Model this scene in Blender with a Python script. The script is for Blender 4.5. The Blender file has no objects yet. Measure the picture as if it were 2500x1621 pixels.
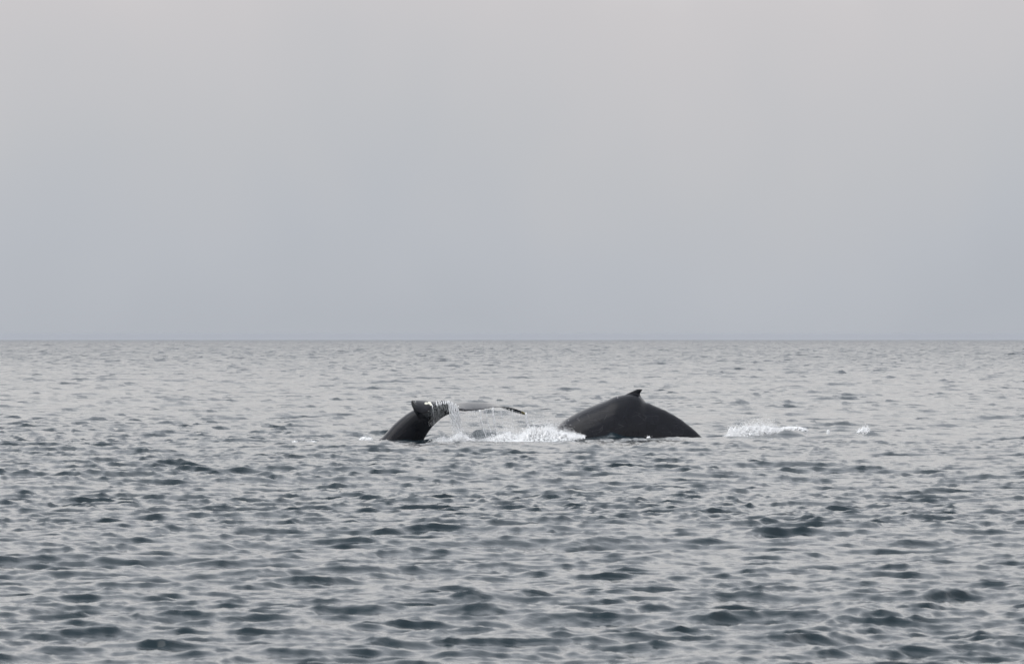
import bpy, math, random
import numpy as np
from mathutils import Vector
from mathutils.bvhtree import BVHTree

random.seed(7)
RNG = np.random.default_rng(11)
scene = bpy.context.scene
col = scene.collection

# ------------------------------------------------------------------ camera
FOC = 13889.0            # focal length in pixels of the 2500 px wide frame (200 mm lens)
EYE = 3.4                # eye height above the mean sea level
LEVEL = 816.0            # image row of the true level line
EARTH = 6.371e6
cam_d = bpy.data.cameras.new('camera')
cam_d.sensor_width = 36.0
cam_d.lens = 200.0
cam_d.clip_start = 0.5
cam_d.clip_end = 40000.0
cam_d.dof.use_dof = True
cam_d.dof.focus_distance = 184.0
cam_d.dof.aperture_fstop = 8.0
cam = bpy.data.objects.new('camera', cam_d)
col.objects.link(cam)
cam.location = (0, 0, EYE)
cam.rotation_euler = (math.radians(90.0) + math.atan((LEVEL - 810.5) / FOC), 0, 0)
scene.camera = cam

# ------------------------------------------------------------------ sky
SUN_EL, SUN_AZ = math.radians(52), math.radians(-98)     # azimuth from +Y towards +X
world = bpy.data.worlds.new('World')
scene.world = world
world.use_nodes = True
nt = world.node_tree
nt.nodes.clear()
N = nt.nodes.new
out = N('ShaderNodeOutputWorld')
tc = N('ShaderNodeTexCoord')
nrm = N('ShaderNodeVectorMath'); nrm.operation = 'NORMALIZE'
nt.links.new(tc.outputs['Generated'], nrm.inputs[0])
sep = N('ShaderNodeSeparateXYZ'); nt.links.new(nrm.outputs[0], sep.inputs[0])
mp = N('ShaderNodeMapping'); mp.inputs['Scale'].default_value = (1.0, 1.0, 0.75)
nt.links.new(nrm.outputs[0], mp.inputs[0])
nz = N('ShaderNodeTexNoise'); nz.inputs['Scale'].default_value = 14.0
nz.inputs['Detail'].default_value = 3.0; nz.inputs['Roughness'].default_value = 0.56
nt.links.new(mp.outputs[0], nz.inputs['Vector'])
m1 = N('ShaderNodeMath'); m1.operation = 'MULTIPLY_ADD'          # shifts the layers of the cloud base up and down
m1.inputs[1].default_value = 0.056; m1.inputs[2].default_value = -0.028
nt.links.new(nz.outputs['Fac'], m1.inputs[0])
m2 = N('ShaderNodeMath'); m2.operation = 'ADD'
nt.links.new(sep.outputs['Z'], m2.inputs[0]); nt.links.new(m1.outputs[0], m2.inputs[1])
ramp = N('ShaderNodeValToRGB')
nt.links.new(m2.outputs[0], ramp.inputs[0])
STOPS = [(0.000, (0.455, 0.482, 0.530)),
         (0.014, (0.490, 0.514, 0.560)),
         (0.030, (0.530, 0.540, 0.570)),
         (0.058, (0.610, 0.590, 0.605)),
         (0.100, (0.965, 0.940, 0.925)),
         (0.190, (1.14, 1.125, 1.12)),
         (0.400, (1.05, 1.08, 1.15)),
         (1.000, (0.90, 0.96, 1.06))]
e = ramp.color_ramp.elements
e[0].position, e[0].color = STOPS[0][0], STOPS[0][1] + (1,)
e[1].position, e[1].color = STOPS[-1][0], STOPS[-1][1] + (1,)
for p_, c_ in STOPS[1:-1]:
    q = e.new(p_); q.color = c_ + (1,)
bg_cloud = N('ShaderNodeBackground'); bg_cloud.inputs['Strength'].default_value = 1.0
nt.links.new(ramp.outputs['Color'], bg_cloud.inputs['Color'])
sky = N('ShaderNodeTexSky'); sky.sky_type = 'NISHITA'; sky.sun_disc = False
sky.sun_elevation = SUN_EL; sky.sun_rotation = SUN_AZ
bg_sky = N('ShaderNodeBackground'); bg_sky.inputs['Strength'].default_value = 0.08
nt.links.new(sky.outputs['Color'], bg_sky.inputs['Color'])
mix = N('ShaderNodeMixShader'); mix.inputs[0].default_value = 0.95      # thick cloud over the clear sky
nt.links.new(bg_sky.outputs[0], mix.inputs[1]); nt.links.new(bg_cloud.outputs[0], mix.inputs[2])
nt.links.new(mix.outputs[0], out.inputs['Surface'])

sun_d = bpy.data.lights.new('sun', 'SUN')
sun_d.energy = 1.5; sun_d.angle = math.radians(60); sun_d.color = (1.0, 0.98, 0.95)
sun = bpy.data.objects.new('sun', sun_d)
col.objects.link(sun)
sv = Vector((math.sin(SUN_AZ) * math.cos(SUN_EL), math.cos(SUN_AZ) * math.cos(SUN_EL), math.sin(SUN_EL)))
sun.rotation_euler = sv.to_track_quat('Z', 'Y').to_euler()

scene.view_settings.view_transform = 'Standard'
scene.view_settings.look = 'None'
scene.view_settings.exposure = 0.0
scene.view_settings.gamma = 1.0
scene.view_settings.use_curve_mapping = False
scene.cycles.max_bounces = 6
scene.cycles.diffuse_bounces = 4
scene.cycles.glossy_bounces = 3
scene.cycles.transmission_bounces = 6
scene.cycles.volume_bounces = 1

# ------------------------------------------------------------------ helpers
def X(px, D): return (px - 1250.0) / FOC * D
def Z(py, D): return EYE - (py - LEVEL) / FOC * D
def P(px, py, D): return Vector((X(px, D), D, Z(py, D)))

def mesh_from_arrays(name, verts, quads=None, tris=None, smooth=True):
    me = bpy.data.meshes.new(name)
    me.vertices.add(len(verts))
    me.vertices.foreach_set('co', np.ascontiguousarray(verts, dtype=np.float32).ravel())
    faces = quads if quads is not None else tris
    k = faces.shape[1]
    me.loops.add(faces.size)
    me.loops.foreach_set('vertex_index', np.ascontiguousarray(faces, dtype=np.int32).ravel())
    me.polygons.add(len(faces))
    me.polygons.foreach_set('loop_start', np.arange(0, faces.size, k, dtype=np.int32))
    me.polygons.foreach_set('loop_total', np.full(len(faces), k, dtype=np.int32))
    me.update(calc_edges=True)
    me.polygons.foreach_set('use_smooth', np.full(len(faces), smooth, dtype=bool))
    me.validate()
    return me

def link(name, me, mat=None, parent=None, label=None, category=None, group=None, kind=None):
    o = bpy.data.objects.new(name, me)
    col.objects.link(o)
    if mat: me.materials.append(mat)
    if parent: o.parent = parent
    for k, v in (('label', label), ('category', category), ('group', group), ('kind', kind)):
        if v: o[k] = v
    return o

def empty(name, loc, **kw):
    o = bpy.data.objects.new(name, None)
    col.objects.link(o); o.location = loc; o.empty_display_size = 0.3
    for k, v in kw.items(): o[k] = v
    return o

def new_mat(name):
    m = bpy.data.materials.new(name); m.use_nodes = True
    t = m.node_tree; b = t.nodes['Principled BSDF']
    return m, t, b

def math_node(t, op, a=None, b=None, c=None):
    n = t.nodes.new('ShaderNodeMath'); n.operation = op
    for i, v in enumerate((a, b, c)):
        if v is None: continue
        if isinstance(v, (int, float)): n.inputs[i].default_value = v
        else: t.links.new(v, n.inputs[i])
    return n.outputs[0]

def noise(t, vec, scale, detail=3.0, rough=0.55, dist=0.0):
    n = t.nodes.new('ShaderNodeTexNoise')
    n.inputs['Scale'].default_value = scale; n.inputs['Detail'].default_value = detail
    n.inputs['Roughness'].default_value = rough; n.inputs['Distortion'].default_value = dist
    if vec is not None: t.links.new(vec, n.inputs['Vector'])
    return n.outputs['Fac']

def mapping(t, vec, scale=(1, 1, 1), rot=(0, 0, 0)):
    n = t.nodes.new('ShaderNodeMapping')
    n.inputs['Scale'].default_value = scale; n.inputs['Rotation'].default_value = rot
    t.links.new(vec, n.inputs['Vector'])
    return n.outputs[0]

# ------------------------------------------------------------------ sea surface
WIND = math.radians(-90 + 17)       # direction the wind waves run: towards the boat, a little to the right

def spectrum_tile(n, L, lo, hi, spread, seed, target_slope=None, target_rms=None, power=4.0, turn=0.0):
    r = np.random.default_rng(seed)
    k1 = np.fft.fftfreq(n, L / n) * 2 * np.pi
    kx, ky = np.meshgrid(k1, k1, indexing='xy')
    k = np.hypot(kx, ky); k[0, 0] = 1.0
    lam = 2 * np.pi / k
    th = np.arctan2(ky, kx) - WIND - turn
    band = 1 / (1 + np.exp((np.log(lo) - np.log(lam)) * 12)) / (1 + np.exp((np.log(lam) - np.log(hi)) * 7))
    d = np.abs(np.cos(th / 2)) ** spread
    A = np.sqrt(k ** -power * band * d)
    A[0, 0] = 0
    H = A * (r.normal(size=(n, n)) + 1j * r.normal(size=(n, n)))
    h = np.fft.ifft2(H).real
    sx = np.fft.ifft2(1j * kx * H).real; sy = np.fft.ifft2(1j * ky * H).real
    s = 1.0
    if target_rms: s = target_rms / h.std()
    if target_slope: s = target_slope / math.sqrt(sx.var() + sy.var())
    dx = np.fft.ifft2(1j * kx / k * H).real; dy = np.fft.ifft2(1j * ky / k * H).real
    return [(a * s).astype(np.float32) for a in (h, dx, dy)] + [n / L, n]

def sample(tile, x, y):
    h, dx, dy, sc, n = tile
    u = x * sc; v = y * sc
    iu = np.floor(u); iv = np.floor(v)
    fu = (u - iu).astype(np.float32); fv = (v - iv).astype(np.float32)
    i0 = iu.astype(np.int64) % n; j0 = iv.astype(np.int64) % n
    i1 = (i0 + 1) % n; j1 = (j0 + 1) % n
    w00 = (1 - fu) * (1 - fv); w10 = fu * (1 - fv); w01 = (1 - fu) * fv; w11 = fu * fv
    return [a[j0, i0] * w00 + a[j0, i1] * w10 + a[j1, i0] * w01 + a[j1, i1] * w11 for a in (h, dx, dy)]

SWELL = spectrum_tile(1024, 611.0, 12.0, 60.0, 8, 3, target_rms=0.065)
CHOP = spectrum_tile(2048, 173.0, 1.0, 4.6, 22, 33, target_slope=0.072)
CROSS = spectrum_tile(1024, 89.0, 0.9, 3.2, 18, 41, target_slope=0.052, turn=0.75)
WAVELET = spectrum_tile(1024, 37.0, 0.38, 1.0, 10, 5, target_slope=0.15)
RIPPLE = spectrum_tile(1024, 19.0, 0.12, 0.42, 4, 9, target_slope=0.155)
GUST = spectrum_tile(256, 400.0, 18.0, 90.0, 0, 77, target_rms=1.0, power=2.0)

# waves the whales push up: (px, distance, height, half width across, half width in depth)
BUMPS = [(1487, 184.9, 0.12, 0.26, 0.4), (1472, 184.4, 0.09, 0.5, 0.4), (1505, 185.0, 0.09, 0.35, 0.4), (1520, 184.5, 0.06, 0.8, 0.5),
         (1932, 186.2, 0.25, 0.42, 0.6), (1895, 186.0, 0.15, 0.45, 0.5), (1855, 185.9, 0.06, 0.4, 0.5),
         (1965, 186.0, 0.14, 0.35, 0.5), (2132, 186.8, 0.22, 0.26, 0.4), (2165, 186.8, 0.12, 0.5, 0.35),
         (870, 187.6, 0.15, 0.62, 0.5), (836, 186.3, 0.08, 0.25, 0.4),
         (1165, 184.8, 0.27, 0.50, 0.5), (1205, 184.6, 0.20, 0.40, 0.5),
         (1250, 184.8, 0.12, 0.8, 0.4), (1060, 184.5, 0.10, 0.7, 0.4),
         (1157, 178.6, 0.05, 0.12, 0.3), (1640, 182.5, 0.05, 1.6, 0.9), (1015, 180.2, 0.05, 0.9, 0.8)]

SKEW = 1.3
def sea(x, y, r):
    """height and sideways shift of the water at rest position x, y"""
    x = np.asarray(x, dtype=np.float64); y = np.asarray(y, dtype=np.float64)
    g, _, _ = sample(GUST, x, y)
    gust = np.clip(1 + 0.15 * g, 0.5, 1.5)
    H, DX, DY = sample(SWELL, x, y)
    H = H * (1 - 0.7 * np.exp(-((y - 180) / 22.0) ** 2))
    calm = 1 - 0.6 * np.exp(-((y - 180) / 6.5) ** 2 - ((x - 2.5) / 9.0) ** 2)
    for tile, amp, chop, far in ((CHOP, 1.0, 1.25, None), (CROSS, 1.0, 1.2, None), (WAVELET, 1.0, 1.1, 3000.0), (RIPPLE, 1.0, 0.9, 330.0)):
        h, dx, dy = sample(tile, x, y)
        a = amp * (calm if tile is CHOP or tile is CROSS else gust)
        if tile is not RIPPLE: a = a * (1 + 1.1 * np.clip((r - 230) / 800, 0, 1))     # fresher wind farther out
        if far: a = a * np.clip(1.6 - r / far, 0, 1)
        lean = a * h * SKEW                       # crests lean forward: steeper fronts, long gentle backs
        H = H + h * a; DX = DX + dx * a * chop + lean * math.cos(WIND); DY = DY + dy * a * chop + lean * math.sin(WIND)
    bump_warp = None
    for px, D, hh, sx, sy in BUMPS:
        yy = y - D
        if bump_warp is None: bump_warp = sample(WAVELET, x * .6, y * .6)
        g = np.exp(-((x - X(px, D) + 5 * bump_warp[1]) / sx) ** 2 - (yy / np.where(yy < 0, sy * .5, sy)) ** 2)
        H = H + hh * g * (1 + 6 * bump_warp[0])
    return H, DX, DY

def sea_z(x, y):
    return float(sea(np.array([x]), np.array([y]), np.array([math.hypot(x, y)]))[0][0])

def build_sea():
    half = math.radians(5.95)
    JOIN = 200.0
    def ring_mesh(rows, n_in, n_out):
        inner = np.linspace(-half, half, n_in)
        st = 2 * half / (n_in - 1); q = 1.05                  # columns widen step by step towards the sides and the back
        while st * q * (q ** n_out - 1) / (q - 1) < math.pi - 0.06 - half: q += 0.0005
        outer = half + np.cumsum(st * q ** np.arange(1, n_out + 1))
        ang = np.concatenate([-outer[::-1], inner, outer])
        R, A = np.meshgrid(rows, ang, indexing='ij')
        x = (R * np.sin(A)).ravel(); y = (R * np.cos(A)).ravel(); rr = R.ravel()
        H, DX, DY = sea(x, y, rr)
        co = np.stack([x + DX, y + DY, H - rr ** 2 / (2 * EARTH)], axis=1)
        idx = np.arange(R.size).reshape(R.shape)
        nxt = np.roll(idx, -1, axis=1)
        quads = np.stack([idx[:-1], nxt[:-1], nxt[1:], idx[1:]], axis=-1).reshape(-1, 4)[:, ::-1]
        return x, y, co, quads, R.shape
    rows = list(np.geomspace(2.5, 47.0, 22))[:-1]; r = 47.0
    while r < JOIN - 0.1: rows.append(r); r += 0.00168 * r
    rows.append(JOIN)
    far = [JOIN]; r = JOIN
    while r < 9500.0:
        r += 0.36 * r / 200 if r < 400 else (0.72 * (r / 400) ** 0.62 if r < 2000 else 1.95 * (r / 2000) ** 2)
        far.append(r)
    nf = 245; no = 58
    x1, y1, c1, q1, s1 = ring_mesh(np.array(rows), 2 * nf - 1, no)
    x2, y2, c2, q2, s2 = ring_mesh(np.array(far), nf, no)
    # the fine ring's last row runs exactly along the coarse ring's first row
    last = c1.reshape(s1 + (3,))[-1]; first = c2.reshape(s2 + (3,))[0]
    last[no:no + 2 * nf - 1:2] = first[no:no + nf]
    last[no + 1:no + 2 * nf - 2:2] = 0.5 * (first[no:no + nf - 1] + first[no + 1:no + nf])
    for k in list(range(no)) + list(range(-no, 0)):       # side columns: lay the fine row on the straight edges of the coarse one
        a = math.atan2(last[k][0], last[k][1]); fa = np.arctan2(first[:, 0], first[:, 1])
        last[k] = [np.interp(a, fa, first[:, c]) for c in range(3)]
    x = np.concatenate([x1, x2]); y = np.concatenate([y1, y2])
    co = np.concatenate([c1, c2]); quads = np.concatenate([q1, q2 + len(c1)])
    me = mesh_from_arrays('sea', co, quads=quads)
    print('SEA quads', len(quads), 'rows', s1, s2)
    # foam left on the surface by the whales
    f = np.zeros(len(x), dtype=np.float32)
    for px, D, sx, sy, a in [(1290, 181.0, 1.9, 1.5, 1.0), (1180, 179.5, 1.3, 0.9, 0.95), (1400, 183.0, 0.9, 0.8, 1.0),
                             (1080, 180.5, 0.9, 1.0, 0.85), (1030, 181.0, 0.5, 0.8, 0.55),
                             (1830, 187.0, 0.9, 0.8, 1.0), (1890, 187.8, 0.8, 0.6, 0.9), (1940, 189.0, 0.7, 0.5, 0.8),
                             (2110, 188.0, 0.45, 0.6, 0.9), (752, 180.0, 0.35, 0.5, 0.75), (718, 180.2, 0.12, 0.3, 0.8),
                             (893, 182.8, 0.32, 0.7, 0.8), (915, 181.3, 0.3, 0.5, 0.7), (935, 180.8, 0.3, 0.3, 0.6),
                             (1725, 185.5, 0.5, 0.5, 0.55), (2030, 187.0, 0.3, 0.5, 0.55), (1585, 184.0, 0.15, 0.3, 0.7),
                             (1150, 186.0, 1.2, 2.0, 0.45)]:
        f = np.maximum(f, a * np.exp(-((x - X(px, D)) / sx) ** 2 - ((y - D) / sy) ** 2).astype(np.float32))
    at = me.attributes.new('foam', 'FLOAT', 'POINT')
    at.data.foreach_set('value', f)
    return me

def water_material():
    m, t, b = new_mat('sea_water')
    geo = t.nodes.new('ShaderNodeNewGeometry')
    pos = geo.outputs['Position']
    v1 = mapping(t, pos, (0.62, 1.0, 0.0), (0, 0, 0.22))
    n1 = noise(t, v1, 9.0, 4.0, 0.62, 0.2)
    n2 = noise(t, mapping(t, pos, (0.6, 1, 0), (0, 0, -0.25)), 3.0, 4.0, 0.6, 0.4)
    n3 = noise(t, mapping(t, pos, (0.7, 1, 0), (0, 0, 0.3)), 0.5, 4.0, 0.6, 0.2)
    hsum = math_node(t, 'ADD', math_node(t, 'MULTIPLY', n1, 0.009), math_node(t, 'MULTIPLY', n2, 0.016))
    # wavelets too small for the mesh in the far distance stay as relief
    cd = t.nodes.new('ShaderNodeVectorMath'); cd.operation = 'LENGTH'; t.links.new(pos, cd.inputs[0])
    farf = t.nodes.new('ShaderNodeMapRange'); farf.inputs['From Min'].default_value = 250; farf.inputs['From Max'].default_value = 800
    farf.inputs['To Min'].default_value = 0.0; farf.inputs['To Max'].default_value = 1.0
    t.links.new(cd.outputs['Value'], farf.inputs['Value'])
    h3 = math_node(t, 'MULTIPLY', math_node(t, 'MULTIPLY', n3, 0.7), farf.outputs[0])
    fur = t.nodes.new('ShaderNodeMapRange'); fur.inputs['From Min'].default_value = 900; fur.inputs['From Max'].default_value = 3000
    fur.inputs['To Min'].default_value = 1.0; fur.inputs['To Max'].default_value = 3.5
    t.links.new(cd.outputs['Value'], fur.inputs['Value'])
    hs = math_node(t, 'ADD', hsum, math_node(t, 'MULTIPLY', h3, fur.outputs[0]))
    bump = t.nodes.new('ShaderNodeBump'); bump.inputs['Distance'].default_value = 1.0; bump.inputs['Strength'].default_value = 0.8
    t.links.new(hs, bump.inputs['Height'])
    # foam
    at = t.nodes.new('ShaderNodeAttribute'); at.attribute_name = 'foam'
    fn = noise(t, mapping(t, pos, (1, 1, 1)), 7.0, 6.0, 0.72, 0.4)
    fs = math_node(t, 'ADD', at.outputs['Fac'], math_node(t, 'MULTIPLY_ADD', fn, 1.9, -1.45))
    mr = t.nodes.new('ShaderNodeMapRange'); mr.inputs['From Min'].default_value = 0.02; mr.inputs['From Max'].default_value = 0.30
    t.links.new(fs, mr.inputs['Value'])
    fac = math_node(t, 'MULTIPLY', mr.outputs[0], math_node(t, 'GREATER_THAN', at.outputs['Fac'], 0.02))
    mixc = t.nodes.new('ShaderNodeMix'); mixc.data_type = 'RGBA'
    mixc.inputs[6].default_value = (0.008, 0.021, 0.028, 1); mixc.inputs[7].default_value = (0.80, 0.82, 0.82, 1)
    t.links.new(fac, mixc.inputs[0])
    t.links.new(mixc.outputs[2], b.inputs['Base Color'])
    t.links.new(math_node(t, 'MULTIPLY_ADD', fac, 0.5, 0.07), b.inputs['Roughness'])
    b.inputs['IOR'].default_value = 1.333
    t.links.new(bump.outputs[0], b.inputs['Normal'])
    return m

sea_o = link('sea', build_sea(), water_material(), kind='structure')

# ------------------------------------------------------------------ whales
def skin_material(name, marks=(), sheen=0.30):
    m, t, b = new_mat(name)
    tcn = t.nodes.new('ShaderNodeNewGeometry'); pos = tcn.outputs['Position']
    n1 = noise(t, pos, 2.2, 5.0, 0.6); n2 = noise(t, mapping(t, pos, (1, 1, 0.35)), 30.0, 3.0, 0.6)
    cr = t.nodes.new('ShaderNodeValToRGB'); t.links.new(n1, cr.inputs[0])
    cr.color_ramp.elements[0].position = 0.3; cr.color_ramp.elements[0].color = (0.0025, 0.0028, 0.005, 1)
    cr.color_ramp.elements[1].position = 0.75; cr.color_ramp.elements[1].color = (0.0055, 0.006, 0.0105, 1)
    # pale scratches
    wv = t.nodes.new('ShaderNodeTexVoronoi'); wv.feature = 'DISTANCE_TO_EDGE'; wv.inputs['Scale'].default_value = 1.6
    t.links.new(mapping(t, pos, (1.0, 1.0, 2.3), (0.4, 0.9, 0.2)), wv.inputs['Vector'])
    scr = math_node(t, 'MULTIPLY', math_node(t, 'LESS_THAN', wv.outputs['Distance'], 0.010), math_node(t, 'GREATER_THAN', n1, 0.56))
    mx = t.nodes.new('ShaderNodeMix'); mx.data_type = 'RGBA'; mx.inputs[7].default_value = (0.075, 0.072, 0.075, 1)
    t.links.new(math_node(t, 'MULTIPLY', scr, 0.5), mx.inputs[0]); t.links.new(cr.outputs[0], mx.inputs[6])
    last = mx.outputs[2]
    for (c, rad, colr, scl, squash) in marks:
        sb = t.nodes.new('ShaderNodeVectorMath'); sb.operation = 'SUBTRACT'; t.links.new(pos, sb.inputs[0]); sb.inputs[1].default_value = c
        ml = t.nodes.new('ShaderNodeVectorMath'); ml.operation = 'MULTIPLY'; t.links.new(sb.outputs[0], ml.inputs[0]); ml.inputs[1].default_value = squash
        ln = t.nodes.new('ShaderNodeVectorMath'); ln.operation = 'LENGTH'; t.links.new(ml.outputs[0], ln.inputs[0])
        nn = noise(t, pos, scl, 4.0, 0.6)
        d = math_node(t, 'MULTIPLY_ADD', nn, rad * 1.1, ln.outputs['Value'])
        mk = math_node(t, 'LESS_THAN', d, rad * 1.55)
        mz = t.nodes.new('ShaderNodeMix'); mz.data_type = 'RGBA'; mz.inputs[7].default_value = colr + (1,)
        t.links.new(mk, mz.inputs[0]); t.links.new(last, mz.inputs[6]); last = mz.outputs[2]
    t.links.new(last, b.inputs['Base Color'])
    t.links.new(math_node(t, 'MULTIPLY_ADD', n1, 0.14, sheen - 0.03), b.inputs['Roughness'])
    b.inputs['IOR'].default_value = 1.36; b.inputs['Specular IOR Level'].default_value = 0.3
    bp = t.nodes.new('ShaderNodeBump'); bp.inputs['Strength'].default_value = 0.14; bp.inputs['Distance'].default_value = 0.02
    t.links.new(math_node(t, 'ADD', math_node(t, 'MULTIPLY', n2, 0.5), math_node(t, 'MULTIPLY', noise(t, pos, 7.0, 4.0), 1.6)), bp.inputs['Height'])
    t.links.new(bp.outputs[0], b.inputs['Normal'])
    return m

def loft(rings):
    """closed loft through equally sized rings -> verts, faces"""
    n = len(rings[0]); verts = [v for r_ in rings for v in r_]; faces = []
    for i in range(len(rings) - 1):
        for j in range(n):
            k = (j + 1) % n
            faces.append((i * n + j, i * n + k, (i + 1) * n + k, (i + 1) * n + j))
    faces.append(tuple(range(n))[::-1]); faces.append(tuple((len(rings) - 1) * n + j for j in range(n)))
    return verts, faces

def interp_rows(rows, m, closed=False):
    """Catmull-Rom through rows of numbers, m steps between neighbours"""
    a = np.array(rows, dtype=float); outp = []
    for i in range(len(a) - 1):
        p0 = a[max(i - 1, 0)]; p1 = a[i]; p2 = a[i + 1]; p3 = a[min(i + 2, len(a) - 1)]
        for s in range(m):
            u = s / m
            outp.append(0.5 * ((2 * p1) + (-p0 + p2) * u + (2 * p0 - 5 * p1 + 4 * p2 - p3) * u ** 2 + (-p0 + 3 * p1 - 3 * p2 + p3) * u ** 3))
    outp.append(a[-1])
    return np.array(outp)

def fuse(name, shells, voxel, smooth_it=4):
    """joins shells into one continuous skin"""
    V, F = [], []
    for v, f in shells:
        b0 = len(V); V += [tuple(p) for p in v]; F += [tuple(i + b0 for i in q) for q in f]
    me = bpy.data.meshes.new(name + '_cage'); me.from_pydata(V, [], F); me.update()
    import bmesh
    bm = bmesh.new(); bm.from_mesh(me)
    # orient every closed shell outwards before fusing
    bmesh.ops.recalc_face_normals(bm, faces=bm.faces); bm.to_mesh(me); bm.free()
    o = bpy.data.objects.new(name + '_cage', me); col.objects.link(o)
    md = o.modifiers.new('r', 'REMESH'); md.mode = 'VOXEL'; md.voxel_size = voxel; md.use_smooth_shade = True
    ms = o.modifiers.new('s', 'SMOOTH'); ms.factor = 0.5; ms.iterations = smooth_it
    dg = bpy.context.evaluated_depsgraph_get()
    res = bpy.data.meshes.new_from_object(o.evaluated_get(dg)); res.name = name
    bpy.data.objects.remove(o); bpy.data.meshes.remove(me)
    res.polygons.foreach_set('use_smooth', np.ones(len(res.polygons), dtype=bool))
    res.materials.clear()
    return res

# --- whale arching its back, dorsal fin up, heading left
BD = 187.0
def arching_whale():
    prof = [(1255, 1230), (1285, 1165), (1315, 1105), (1338, 1070), (1355, 1050), (1375, 1029), (1396, 1015), (1422, 1001), (1452, 988.6),
            (1479, 978.4), (1500, 969), (1520, 964.5), (1541, 962), (1560, 966), (1575, 981), (1589, 986.5), (1607, 994),
            (1630, 1005), (1649, 1015), (1666, 1027), (1685, 1041), (1702, 1056), (1722, 1077), (1750, 1115), (1785, 1180)]
    def lat(q, xs, ys): return float(np.mean(np.interp(q + np.linspace(-45, 45, 19), xs, ys)))
    px = np.array([p[0] for p in prof]); py = np.array([p[1] for p in prof])
    fine = interp_rows(prof, 5)
    rings = []
    for i, (qx, qy) in enumerate(fine):
        k = 0.0
        if 1575 < qx < 1700:      # knuckles along the tail stock
            k = 1.1 * max(0, math.sin((qx - 1575) / 125 * math.pi * 6.3)) ** 2
        top = Z(qy - k, BD)
        w = lat(qx, [1255, 1340, 1420, 1500, 1575, 1650, 1720, 1785], [0.75, 1.15, 1.3, 1.15, 0.85, 0.6, 0.42, 0.3])
        floor_ = lat(qx, [1255, 1400, 1600, 1785], [-2.4, -1.5, -1.3, -2.4])
        rv = max((top - floor_) / 2, 0.12); zc = top - rv
        ridge = lat(qx, [1255, 1450, 1560, 1700, 1785], [0.0, 0.1, 0.35, 0.6, 0.5])
        yaw = (1560 - qx) / 300 * 0.45
        ring = []
        n = 40
        for j in range(n):
            a = 2 * math.pi * j / n
            s, c = math.sin(a), math.cos(a)
            # keel: pinch the upper part towards the midline
            pin = 1 - ridge * 0.55 * max(0, c) ** 2.0
            yy = w * s * pin
            ring.append(Vector((X(qx, BD), BD + yaw + yy, zc + rv * c)))
        rings.append(ring)
    body = loft(rings)
    fin_rows = [(1505, 1588, 1000, .20), (1510, 1580, 985, .20), (1517, 1570.5, 974, .18), (1522, 1564.5, 966, .15), (1533, 1563.5, 960, .13),
                (1543, 1566.5, 955.5, .11), (1550, 1569.5, 952.2, .09), (1555.5, 1569.5, 949.8, .06)]
    rings = []
    for f_, b_, y_, th in interp_rows(fin_rows, 3):
        ring = []
        for j in range(20):
            a = 2 * math.pi * j / 20
            u = 0.5 - 0.5 * math.cos(a)
            ring.append(Vector((X(f_ + (b_ - f_) * u, BD), BD + th * 0.5 * math.sin(a) * (1.2 - 0.5 * u), Z(y_, BD))))
        rings.append(ring)
    fin = loft(rings)
    return fuse('body', [body, fin], 0.024, 5)

w2 = empty('humpback_whale', (X(1530, BD), BD, 0.0), label='humpback whale arching its dark back out of the water with hooked dorsal fin raised',
           category='whale', group='humpback whales diving')
bpy.context.view_layer.update()
me2 = arching_whale()
me2.transform(w2.matrix_world.inverted())
b2 = link('body', me2, skin_material('grey_black_skin', sheen=0.20,
          marks=[(tuple(P(1508, 969, BD - 0.25)), 0.022, (0.16, 0.15, 0.16), 30.0, (1, 0.1, 0.5))]), parent=w2)

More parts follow.
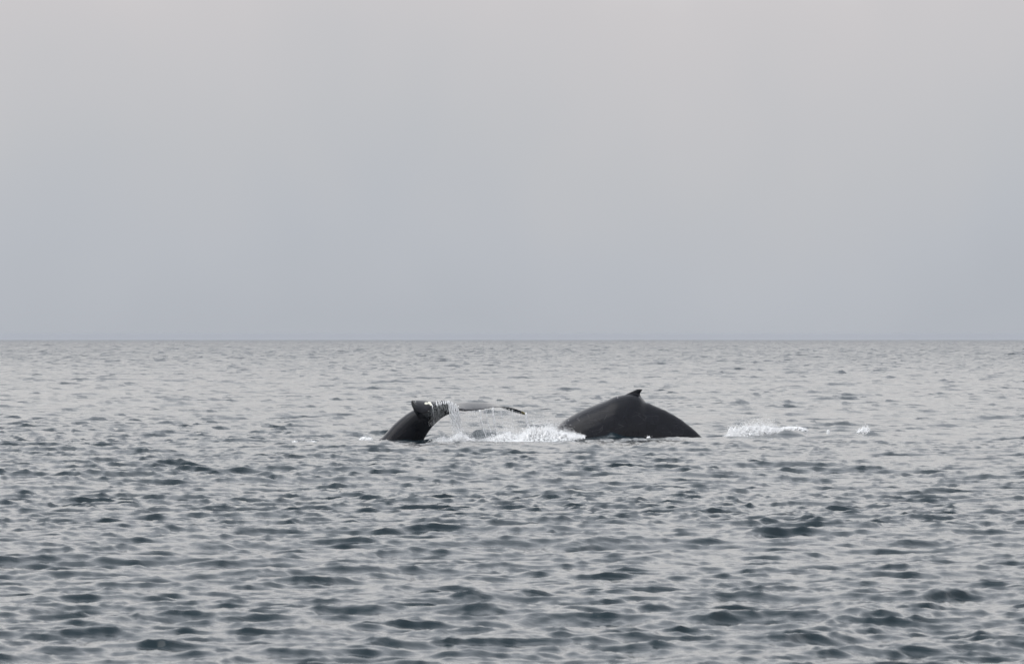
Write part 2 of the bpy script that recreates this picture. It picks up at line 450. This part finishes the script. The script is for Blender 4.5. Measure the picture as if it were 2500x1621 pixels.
# --- whale lifting its flukes, tail stock out of the water
FD = 182.0
def Q(u, v, y=0.0): return P(900 + u * 0.18908, 940 + v * 0.18908, FD + y)
def fluke_whale():
    st = [  # dorsal (u v y), ventral (u v y), half thickness
        (-190, 960, .45, 560, 1080, .35, .62), (-30, 810, .4, 640, 880, .33, .60), (150, 690, .35, 706, 725, .32, .56),
        (228, 612, .33, 745, 650, .30, .54), (330, 500, .32, 795, 575, .26, .51), (450, 400, .3, 852, 508, .2, .48), (575, 322, .3, 935, 432, .08, .42),
        (690, 275, .3, 1015, 388, -.12, .32), (800, 255, .3, 1075, 362, -.38, .19), (900, 250, .3, 1120, 338, -.4, .13), (980, 252, .25, 1140, 318, -.42, .08)]
    rings = []
    rows = interp_rows(st, 5)
    mids = [0.5 * (np.array(Q(r[0], r[1], r[2])) + np.array(Q(r[3], r[4], r[5]))) for r in rows]
    for i, r in enumerate(rows):
        d = np.array(Q(r[0], r[1], r[2])); v = np.array(Q(r[3], r[4], r[5])); c = v - d
        ax = mids[min(i + 1, len(mids) - 1)] - mids[max(i - 1, 0)]
        n = np.cross(ax, c); n /= np.linalg.norm(n)
        if n[1] > 0: n = -n                       # towards the camera: left flank
        ring = []
        for j in range(32):
            a = 2 * math.pi * j / 32
            u = 0.5 - 0.5 * math.cos(a)
            s = math.sin(a)
            prof = (abs(s) ** 1.5) * (1.0 if s > 0 else -1.0)      # keeled above and below
            sk = u ** 1.45                                             # widest nearer the back
            p = d + c * sk + n * r[6] * prof
            ring.append(Vector(p))
        rings.append(ring)
    stock = loft(rings)
    fl = [  # leading edge (u v y), trailing edge (u v y), thickness, bluntness at the trailing side
        (549, 225, -1.70, 556, 196, -1.80, .09, 1.0), (560, 275, -1.5, 598, 265, -1.7, .16, 1.0), (583, 335, -1.2, 685, 298, -1.55, .20, 1.0), (615, 395, -.9, 780, 285, -1.35, .20, 1.0),
        (655, 425, -.6, 870, 245, -1.15, .20, .9), (730, 430, -.2, 965, 204, -.9, .24, .6), (830, 390, .1, 1050, 212, -.65, .19, .4), (960, 310, .4, 1105, 256, -.5, .18, .4),
        (1070, 258, .7, 1180, 318, -.4, .18, .5), (1210, 232, .95, 1310, 330, -.3, .14, .4), (1370, 224, 1.05, 1435, 318, -.2, .11, .2), (1520, 230, 1.15, 1560, 298, -.05, .08, 0),
        (1640, 256, 1.15, 1670, 286, .1, .06, 0), (1740, 298, 1.1, 1765, 280, .3, .055, 0), (1840, 334, 1.0, 1860, 294, .4, .055, 0),
        (1930, 360, .9, 1950, 322, .5, .05, 0), (2000, 382, .8, 2016, 352, .6, .045, 0), (2032, 384, .7, 2036, 368, .65, .03, 0)]
    rows = interp_rows(fl, 5)
    rings = []
    mids = [0.5 * (np.array(Q(*r[0:3])) + np.array(Q(*r[3:6]))) for r in rows]
    rr = random.Random(4)
    for i, r in enumerate(rows):
        L = np.array(Q(*r[0:3])); T = np.array(Q(*r[3:6])); c = T - L
        jag = 1 if i < 36 else 1 + 0.03 * math.sin(i * 2.1) + rr.uniform(-0.02, 0.02)      # serrated trailing edge
        c = c * jag
        ax = mids[min(i + 1, len(mids) - 1)] - mids[max(i - 1, 0)]
        n = np.cross(c, ax); n /= np.linalg.norm(n)
        bl = max(0.0, min(1.0, r[7]))
        ring = []
        for j in range(28):
            a = 2 * math.pi * j / 28
            u = 0.5 - 0.5 * math.cos(a); s = math.sin(a)
            th = (1.15 - 0.75 * u) * (1 - bl) + (0.25 + 0.85 * u) * bl
            s = math.copysign(abs(s) ** (1 - 0.45 * bl * u), s)
            ring.append(Vector(L + c * u + n * r[6] * 0.5 * s * th))
        rings.append(ring)
    top = [(553, 222, -1.85, 562, 180, -1.65, .07), (598, 285, -1.85, 632, 163, -1.15, .24), (690, 305, -1.8, 730, 160, -.9, .32), (770, 290, -1.6, 815, 178, -.8, .26),
           (830, 262, -1.4, 895, 196, -.7, .12), (920, 232, -1.2, 980, 203, -.6, .09), (1035, 222, -1.0, 1060, 209, -.6, .06)]
    trows = interp_rows(top, 5); trings = []
    for r in trows:
        L = np.array(Q(*r[0:3])); T = np.array(Q(*r[3:6])); c = T - L
        n = np.array((-c[0], -c[1], math.hypot(c[0], c[1]) ** 2 / max(c[2], 1e-3))); n /= np.linalg.norm(n)
        trings.append([Vector(L + c * (0.5 - 0.5 * math.cos(a)) + n * (r[6] * 0.5 * (math.sin(a) - 1.0))) for a in [2 * math.pi * j / 28 for j in range(28)]])
    return fuse('body', [stock, loft(rings), loft(trings)], 0.02, 7)

w1 = empty('humpback_whale', (X(980, FD), FD, 0.0), label='humpback whale lifting its dripping tail flukes, a white patch on the near lobe',
           category='whale', group='humpback whales diving')
bpy.context.view_layer.update()
me1 = fluke_whale()
bvh1 = BVHTree.FromPolygons([v.co.copy() for v in me1.vertices], [tuple(p.vertices) for p in me1.polygons])
def hit(u, v):
    """the skin point the photograph shows at zoom coordinates u, v"""
    o_ = Vector((0, 0, EYE)); d = (Q(u, v) - o_).normalized()
    h = bvh1.ray_cast(o_, d)
    return h[0], h[1]
marks = []
for u, v, rad, colr, sq in ((745, 236, .046, (0.78, 0.75, 0.62), (0.8, .25, 1.1)), (785, 228, .052, (0.80, 0.77, 0.66), (1, .25, .9)), (805, 250, .034, (0.78, 0.76, 0.66), (1, .25, .8)),
                            (607, 213, .011, (0.7, 0.7, 0.68), (1, .2, .8)), (2014, 366, .05, (0.30, 0.25, 0.10), (.8, .3, 1))):
    h = hit(u, v)[0]
    if h is None: print('MARK MISS', u, v); continue
    marks.append((tuple(h), rad, colr, 22.0, sq))
me1c = me1.copy()
me1.transform(w1.matrix_world.inverted())
link('body', me1, skin_material('wet_black_skin', marks=marks, sheen=0.14), parent=w1)

# barnacles crusting the far fluke tip
def octa_cloud(name, pts, size, stretch=None, tilt=None, sub=0, jitter=0.25):
    pts = np.asarray(pts, dtype=float); n = len(pts)
    if sub:
        g = (1 + 5 ** 0.5) / 2
        base = np.array([(-1, g, 0), (1, g, 0), (-1, -g, 0), (1, -g, 0), (0, -1, g), (0, 1, g), (0, -1, -g), (0, 1, -g), (g, 0, -1), (g, 0, 1), (-g, 0, -1), (-g, 0, 1)]) / math.hypot(1, g)
        fc = np.array([(0, 11, 5), (0, 5, 1), (0, 1, 7), (0, 7, 10), (0, 10, 11), (1, 5, 9), (5, 11, 4), (11, 10, 2), (10, 7, 6), (7, 1, 8),
                       (3, 9, 4), (3, 4, 2), (3, 2, 6), (3, 6, 8), (3, 8, 9), (4, 9, 5), (2, 4, 11), (6, 2, 10), (8, 6, 7), (9, 8, 1)])
    else:
        base = np.array([(1, 0, 0), (-1, 0, 0), (0, 1, 0), (0, -1, 0), (0, 0, 1), (0, 0, -1)], dtype=float)
        fc = np.array([(0, 2, 4), (2, 1, 4), (1, 3, 4), (3, 0, 4), (2, 0, 5), (1, 2, 5), (3, 1, 5), (0, 3, 5)])
    m = len(base)
    size = np.broadcast_to(np.asarray(size, dtype=float), (n,))
    b = np.repeat(base[None], n, axis=0) * (1 + RNG.uniform(-jitter, jitter, (n, m, 1)))
    b = b * size[:, None, None]
    if stretch is not None:
        d = np.asarray(stretch, dtype=float)          # (n,3) elongation vectors
        ln = np.linalg.norm(d, axis=1, keepdims=True); dn = d / np.maximum(ln, 1e-9)
        proj = np.einsum('nmk,nk->nm', b, dn) / size[:, None]
        b = b + proj[:, :, None] * d[:, None, :]
    v = (pts[:, None, :] + b).reshape(-1, 3)
    f = (fc[None] + (np.arange(n) * m)[:, None, None]).reshape(-1, 3)
    return mesh_from_arrays(name, v, tris=f)

def simple_mat(name, c, rough=0.5, bump_scale=None, lo=0.88, **kw):
    m, t, b = new_mat(name)
    geo = t.nodes.new('ShaderNodeNewGeometry')
    n1 = noise(t, geo.outputs['Position'], bump_scale or 20.0, 4.0, 0.6)
    cr = t.nodes.new('ShaderNodeValToRGB'); t.links.new(n1, cr.inputs[0])
    cr.color_ramp.elements[0].color = tuple(x * lo for x in c) + (1,); cr.color_ramp.elements[1].color = tuple(min(.98, x * 1.04) for x in c) + (1,)
    t.links.new(cr.outputs[0], b.inputs['Base Color'])
    b.inputs['Roughness'].default_value = rough
    for k, v in kw.items(): b.inputs[k].default_value = v
    return m

FOAM = simple_mat('white_foam', (0.965, 0.965, 0.965), 0.6, lo=0.97)
DROP = simple_mat('falling_drops', (0.96, 0.965, 0.97), 0.3, lo=0.98)
BARN = simple_mat('barnacle_crust', (0.34, 0.29, 0.13), 0.7)

pts = []; sz = []
for _ in range(400):
    if len(pts) >= 46: break
    u, v = random.uniform(1975, 2036), random.uniform(335, 385)
    h, nrm_ = hit(u, v)
    if h is None: continue
    pts.append(tuple(h)); sz.append(random.uniform(0.008, 0.018))
if pts:
    mb = octa_cloud('barnacles', pts, np.array(sz), sub=1); mb.transform(w1.matrix_world.inverted())
    o = link('barnacles', mb, BARN, parent=w1); o['kind'] = 'stuff'; o['label'] = 'yellowish barnacle crust on the far fluke tip'

# ------------------------------------------------------------------ water pouring off the flukes
def vnoise(x, seed, sc=1.0):
    r = np.random.default_rng(seed); tb = r.uniform(-1, 1, 4096)
    x = np.asarray(x) * sc; i = np.floor(x).astype(int); f = x - i; f = f * f * (3 - 2 * f)
    return tb[i % 4096] * (1 - f) + tb[(i + 1) % 4096] * f

def edge(u):
    """trailing edge of the far lobe (u -> v, y)"""
    us = [1080, 1110, 1180, 1310, 1435, 1560, 1670, 1770, 1860, 1950, 2016, 2036]
    return (np.interp(u, us, [255, 280, 322, 328, 320, 302, 294, 296, 318, 345, 368, 374]),
            np.interp(u, us, [-.6, -.5, -.4, -.3, -.2, -.05, .1, .3, .4, .5, .6, .65]))

SP, SS, SD = [], [], []      # points, sizes, stretch vectors
def drop(p, s, d=(0, 0, 0)):
    SP.append(tuple(p)); SS.append(s); SD.append(d)

def stream(u, strength, lean=0.22, seed=0, vstart=None, y=None, vend=760, gaps=0.35):
    v0, y0 = edge(u)
    if vstart is not None: v0 = vstart
    if y is not None: y0 = y
    r = random.Random(seed)
    v = v0 - 4
    ph = r.uniform(0, 100)
    while v < vend:
        fall = (v - v0) / 400.0
        step = r.uniform(3, 7) * (0.8 + 0.9 * max(fall, 0))
        v += step
        on = float(vnoise(v / 24.0 + ph, seed))
        if on < gaps * 2 - 1 + 0.25 * fall: continue
        wob = 3.0 * float(vnoise(v / 40.0, seed + 5)) + r.gauss(0, 0.5 + 3.0 * max(fall, 0) ** 1.5)
        uu = u + lean * 400 * max(fall, 0) ** 1.6 + wob
        s = strength * r.uniform(0.5, 1.15) * (1 - 0.35 * min(max(fall, 0), 1))
        if Q(uu, v, y0).z < sea_z(*Q(uu, v, y0)[:2]) - 0.02: break
        drop(Q(uu, v, y0 + r.gauss(0, 0.02)), s * 0.0058 * (1.7 if strength > .65 else 1.2), (0.001 * r.uniform(-1, 3), 0, -s * r.uniform(0.004, 0.018)))

sd = 100
# strong separate threads
for u, st, ln, vs in ((1437, 1.6, .26, 325), (1449, .7, .30, 320), (1512, 1.2, .28, 308), (1590, .8, .22, 300), (1603, 1.6, .18, 298), (1612, 1.0, .20, 296),
                      (1710, .7, .1, 290), (1855, .7, .1, 318), (1480, .6, .1, 315), (1685, .55, .1, 290), (1815, .6, .05, 300)):
    sd += 1; stream(u, st, ln, sd, vstart=vs, gaps=0.12)
# sheet where the notch drains
for k in range(34):
    sd += 1; u = 1035 + 135 * (k / 34.0) + random.uniform(-5, 5)
    stream(u, random.uniform(.7, 1.5), random.uniform(.08, .3), sd, vstart=random.uniform(212, 262) + (u - 1035) * 0.35, y=-1.0 + (u - 1035) / 135 * .55, gaps=0.25, vend=random.uniform(420, 740))
# runoff at the far tip
for k in range(9):
    sd += 1; stream(2030 + random.uniform(-6, 5), random.uniform(.9, 1.5), random.uniform(.25, .42), sd, vstart=366, gaps=0.2)
# thin curtain along the whole edge
for k in range(95):
    sd += 1; u = random.uniform(1120, 2030)
    stream(u, random.uniform(.25, .55), random.uniform(.04, .25), sd, gaps=random.uniform(.35, .6), vend=random.choice([330, 340, 350, 360, 380, 420, 560]) + random.uniform(-20, 20))
# free spray between
for k in range(6500):
    u = random.triangular(1040, 2060, 1180) if k % 2 else random.uniform(1150, 2060)
    v0, y0 = edge(u); v = v0 + (740 - v0) * random.random() ** 0.8
    drop(Q(u + (v - v0) * .15, v, y0 + random.gauss(0, .15)), random.uniform(.0015, .0042))

# water running and beading over the dark lobe and tail stock
def on_skin(u, v, s, d=(0, 0, 0)):
    h, nn = hit(u, v)
    if h is None: return False
    if nn.y > 0: nn = -nn
    drop(h + nn * 0.006 + Vector((0, -0.01, 0)), s, d); return True
for (u0, v0, u1, v1, wd, n) in ((818, 258, 832, 330, 3, 60), (826, 325, 842, 400, 2.5, 45), (868, 205, 895, 300, 4, 60), (885, 250, 905, 330, 5, 40), (930, 205, 945, 300, 6, 50),
                               (960, 205, 985, 330, 6, 80), (985, 205, 1018, 350, 7, 110), (1010, 205, 1045, 350, 8, 130), (1030, 208, 1080, 360, 10, 220), (1055, 225, 1100, 360, 12, 240), (905, 210, 925, 280, 8, 40)):
    for k in range(n):
        t_ = (k + random.random()) / n
        on_skin(u0 + (u1 - u0) * t_ + random.gauss(0, wd * .5) + 3 * math.sin(t_ * 9), v0 + (v1 - v0) * t_, random.uniform(.004, .0085), (0.002, 0, -random.uniform(.002, .012)))
n_on = 0
for k in range(1500):
    t_ = random.random()
    u = random.gauss(850 + 100 * (1 - t_), 55); v = 215 + 310 * t_ ** 0.8
    if u < 770 or u > 1090: continue
    n_on += on_skin(u, v, random.choice([.003, .0045, .0045, .006, .0085]) * random.uniform(.7, 1.1))
falling = link('falling_water', octa_cloud('falling_water', SP, np.array(SS) * 1.5, np.array(SD)), DROP,
               label='threads and drops of water pouring off the raised tail flukes', category='falling water', kind='stuff')
print('drops', len(SP), 'on skin', n_on)

# ------------------------------------------------------------------ white water
HEAPS = []
def splash(name, label, prof, depth, D, n, spikes=0.35, seed=1, spray=600, size=1.0, heap=True):
    """prof: (px, row of its upper edge, row of its lower edge)"""
    r = np.random.default_rng(seed)
    pf = np.array(prof, dtype=float)
    x0, x1 = pf[0, 0], pf[-1, 0]
    def zt(px): return EYE - (np.interp(px, pf[:, 0], pf[:, 1]) - LEVEL) / FOC * D
    def zb(px): return EYE - (np.interp(px, pf[:, 0], pf[:, 2]) - LEVEL) / FOC * D
    verts = []; sizes = []; st = []
    px = r.uniform(x0, x1, n)
    top = zt(px); bot = zb(px)
    crest = 1 + spikes * (vnoise(px, seed, .35) + .6 * vnoise(px, seed + 1, .9))
    u = r.power(1.6, n)
    yy = D + (r.normal(0, 1, n) * depth * (1.15 - .75 * u)) * .5
    z = bot - .03 + (top - bot + .03) * u * crest
    s = (0.015 * (1 - u) + 0.008) * r.uniform(.5, 1.3, n) * size
    verts.append(np.stack([(px - 1250) / FOC * D, yy, z], 1)); sizes.append(s)
    st.append(r.normal(0, 1, (n, 3)) * s[:, None] * .25)
    # thrown drops above the crest
    px = r.uniform(x0, x1, spray); top = zt(px); bot = zb(px)
    hgt = (top - bot) * (1 + r.exponential(.38, spray) * (0.6 + 0.8 * np.abs(vnoise(px, seed + 3, .25))))
    s = r.uniform(.0015, .0055, spray)
    verts.append(np.stack([(px - 1250) / FOC * D + r.normal(0, .03, spray), D + r.normal(0, depth * .4, spray), bot + hgt], 1)); sizes.append(s)
    st.append(np.stack([r.normal(0, .004, spray), np.zeros(spray), r.uniform(.002, .012, spray)], 1))
    # the churned body under the drops
    gx = np.linspace(x0, x1, max(12, int((x1 - x0) * 1.6))); ga = np.linspace(0, math.pi, 18)
    GX, GA = np.meshgrid(gx, ga, indexing='ij')
    T_, B_ = zt(GX), zb(GX)
    lump = 1 + .16 * vnoise(GX * .9 + GA * 7, seed + 9) + .22 * vnoise(GX * .45 - GA * 5 + 40, seed + 10)
    end = np.sqrt(np.clip(np.minimum(GX - x0, x1 - GX) / (x1 - x0) * 6, 0, 1))
    hx = (GX - 1250) / FOC * D; hy = D - np.cos(GA) * depth * .62 * lump * end
    hz = B_ - .06 + (T_ - B_ + .06) * .92 * np.sin(GA) ** .8 * lump * (.35 + .65 * end)
    HEAPS.append((np.stack([hx, hy, hz], -1)))
    return np.concatenate(verts), np.concatenate(sizes), np.concatenate(st)

def join_cloud(name, label, parts, **kw):
    V = np.concatenate([p[0] for p in parts]); S = np.concatenate([p[1] for p in parts]); T = np.concatenate([p[2] for p in parts])
    me = octa_cloud(name, V, S, T, sub=1)
    import bmesh
    bm = bmesh.new(); bm.from_mesh(me)
    for g in HEAPS:
        vs = [[bm.verts.new(p) for p in row] for row in g]
        for a, b in zip(vs, vs[1:]):
            for i in range(len(a) - 1):
                f = bm.faces.new((a[i], a[i + 1], b[i + 1], b[i])); f.smooth = True
    HEAPS.clear()
    bm.to_mesh(me); bm.free()
    return link(name, me, FOAM, label=label, category='splash', kind='stuff', **kw)

A1 = [(1160, 1079, 1080), (1175, 1076, 1081), (1195, 1072, 1082), (1212, 1068, 1082), (1225, 1062, 1082), (1240, 1059, 1082), (1252, 1064, 1081), (1264, 1066, 1080), (1280, 1058, 1079), (1291, 1052, 1078),
      (1306, 1046, 1077), (1318, 1052, 1077), (1331, 1050, 1076), (1350, 1054, 1075), (1362, 1056, 1074), (1375, 1057, 1074), (1395, 1060, 1072), (1410, 1063, 1070), (1428, 1065, 1067)]
A2 = [(1065, 1073, 1077), (1080, 1068, 1078), (1095, 1072, 1079), (1110, 1063, 1080), (1125, 1055, 1080), (1136, 1064, 1081), (1150, 1072, 1081), (1170, 1076, 1081)]
A3 = [(1165, 1080, 1082), (1185, 1077.5, 1082), (1230, 1080, 1083.5), (1300, 1077, 1080)]
join_cloud('white_water', 'large churned white splash between the lifted flukes and the arching back',
           [splash('a', '', A1, .8, 181.4, 12000, .32, 1, 5000), splash('b', '', A2, .6, 181.0, 1500, .5, 2, 700, .7), splash('c', '', A3, .3, 179.6, 1500, .3, 3, 100, .7),
            splash('d', '', [(1322, 1050, 1062), (1338, 1043, 1062), (1352, 1044, 1064), (1360, 1050, 1062)], .5, 188.2, 300, .7, 6, 500, .5),
            splash('e', '', [(1372, 1056, 1066), (1384, 1060, 1068), (1400, 1062.5, 1069), (1425, 1065, 1067.5)], .3, 184.2, 900, .5, 8, 160, .6)])
B1 = [(1766, 1067, 1069), (1780, 1060, 1068), (1794, 1052, 1067), (1806, 1047, 1066), (1818, 1043, 1065), (1841, 1041, 1063), (1865, 1041.5, 1062), (1883, 1043, 1061), (1898, 1046, 1060), (1907, 1049, 1058)]
join_cloud('breaking_splash', 'long white splash breaking on a wave right of the arching back',
           [splash('a', '', B1, .5, 187.0, 7000, .14, 11, 2200), splash('b', '', [(1776, 1050, 1060), (1784, 1041, 1058), (1790, 1047, 1058), (1797, 1039, 1056), (1800, 1050, 1056)], .2, 187.0, 160, .6, 12, 60, .45),
            splash('c', '', [(1896, 1046, 1049), (1925, 1041, 1046), (1950, 1042, 1046), (1972, 1047, 1050)], .3, 188.2, 900, .4, 13, 120, .55)])
join_cloud('small_splash', 'small white splash on the crest of the dark wavelet farthest right',
           [splash('a', '', [(2092, 1052, 1055), (2105, 1046, 1055), (2117, 1044, 1054), (2124, 1049, 1053)], .3, 187.9, 900, .5, 21, 160, .6),
            splash('b', '', [(2018, 1052, 1056), (2022, 1049, 1056), (2026, 1052, 1056)], .1, 187.5, 30, .3, 22, 6, .4)])
join_cloud('foam_patch', 'tiny white foam fleck against the foot of the arching back, right of its dorsal fin',
           [splash('a', '', [(1578, 1066.5, 1068), (1584, 1064.5, 1068), (1589, 1066.5, 1068)], .1, 184.6, 25, .5, 51, 12, .45)])
join_cloud('foam_patch', 'low white foam line on the water far left of the lifted flukes',
           [splash('a', '', [(738, 1080, 1082), (752, 1078, 1083), (766, 1077, 1083), (774, 1079, 1082)], .25, 179.6, 500, .5, 31, 60, .5),
            splash('b', '', [(712, 1078.5, 1080), (720, 1076.5, 1080), (727, 1079, 1080)], .15, 180.0, 120, .4, 32, 15, .5)])
join_cloud('foam_patch', 'lumpy white foam just left of where the tail stock leaves the water',
           [splash('a', '', [(876, 1071, 1073), (886, 1067, 1073), (898, 1067, 1074), (912, 1070, 1076)], .25, 182.0, 450, .5, 41, 60, .55),
            splash('b', '', [(930, 1074, 1076), (942, 1076, 1079), (955, 1078, 1080)], .12, 181.2, 150, .4, 42, 20, .45)])

# ------------------------------------------------------------------ sea haze
def haze():
    import bmesh
    bm = bmesh.new()
    r = 9700.0; zb = -(9500.0 ** 2) / (2 * EARTH) - 1.6
    vs = [bm.verts.new(p) for p in ((-r, -r, zb), (r, -r, zb), (r, r, zb), (-r, r, zb), (-r, -r, 4.0), (r, -r, 4.0), (r, r, 4.0), (-r, r, 4.0))]
    for f in ((0, 3, 2, 1), (4, 5, 6, 7), (0, 1, 5, 4), (1, 2, 6, 5), (2, 3, 7, 6), (3, 0, 4, 7)): bm.faces.new([vs[i] for i in f])
    me = bpy.data.meshes.new('haze'); bm.to_mesh(me); bm.free()
    m = bpy.data.materials.new('sea_haze'); m.use_nodes = True
    t = m.node_tree; t.nodes.clear()
    o_ = t.nodes.new('ShaderNodeOutputMaterial'); v = t.nodes.new('ShaderNodeVolumePrincipled')
    v.inputs['Color'].default_value = (0.665, 0.69, 0.755, 1); v.inputs['Density'].default_value = HAZE
    t.links.new(v.outputs[0], o_.inputs['Volume'])
    link('haze', me, m, kind='stuff')
HAZE = 0.5 / 6500.0
haze()
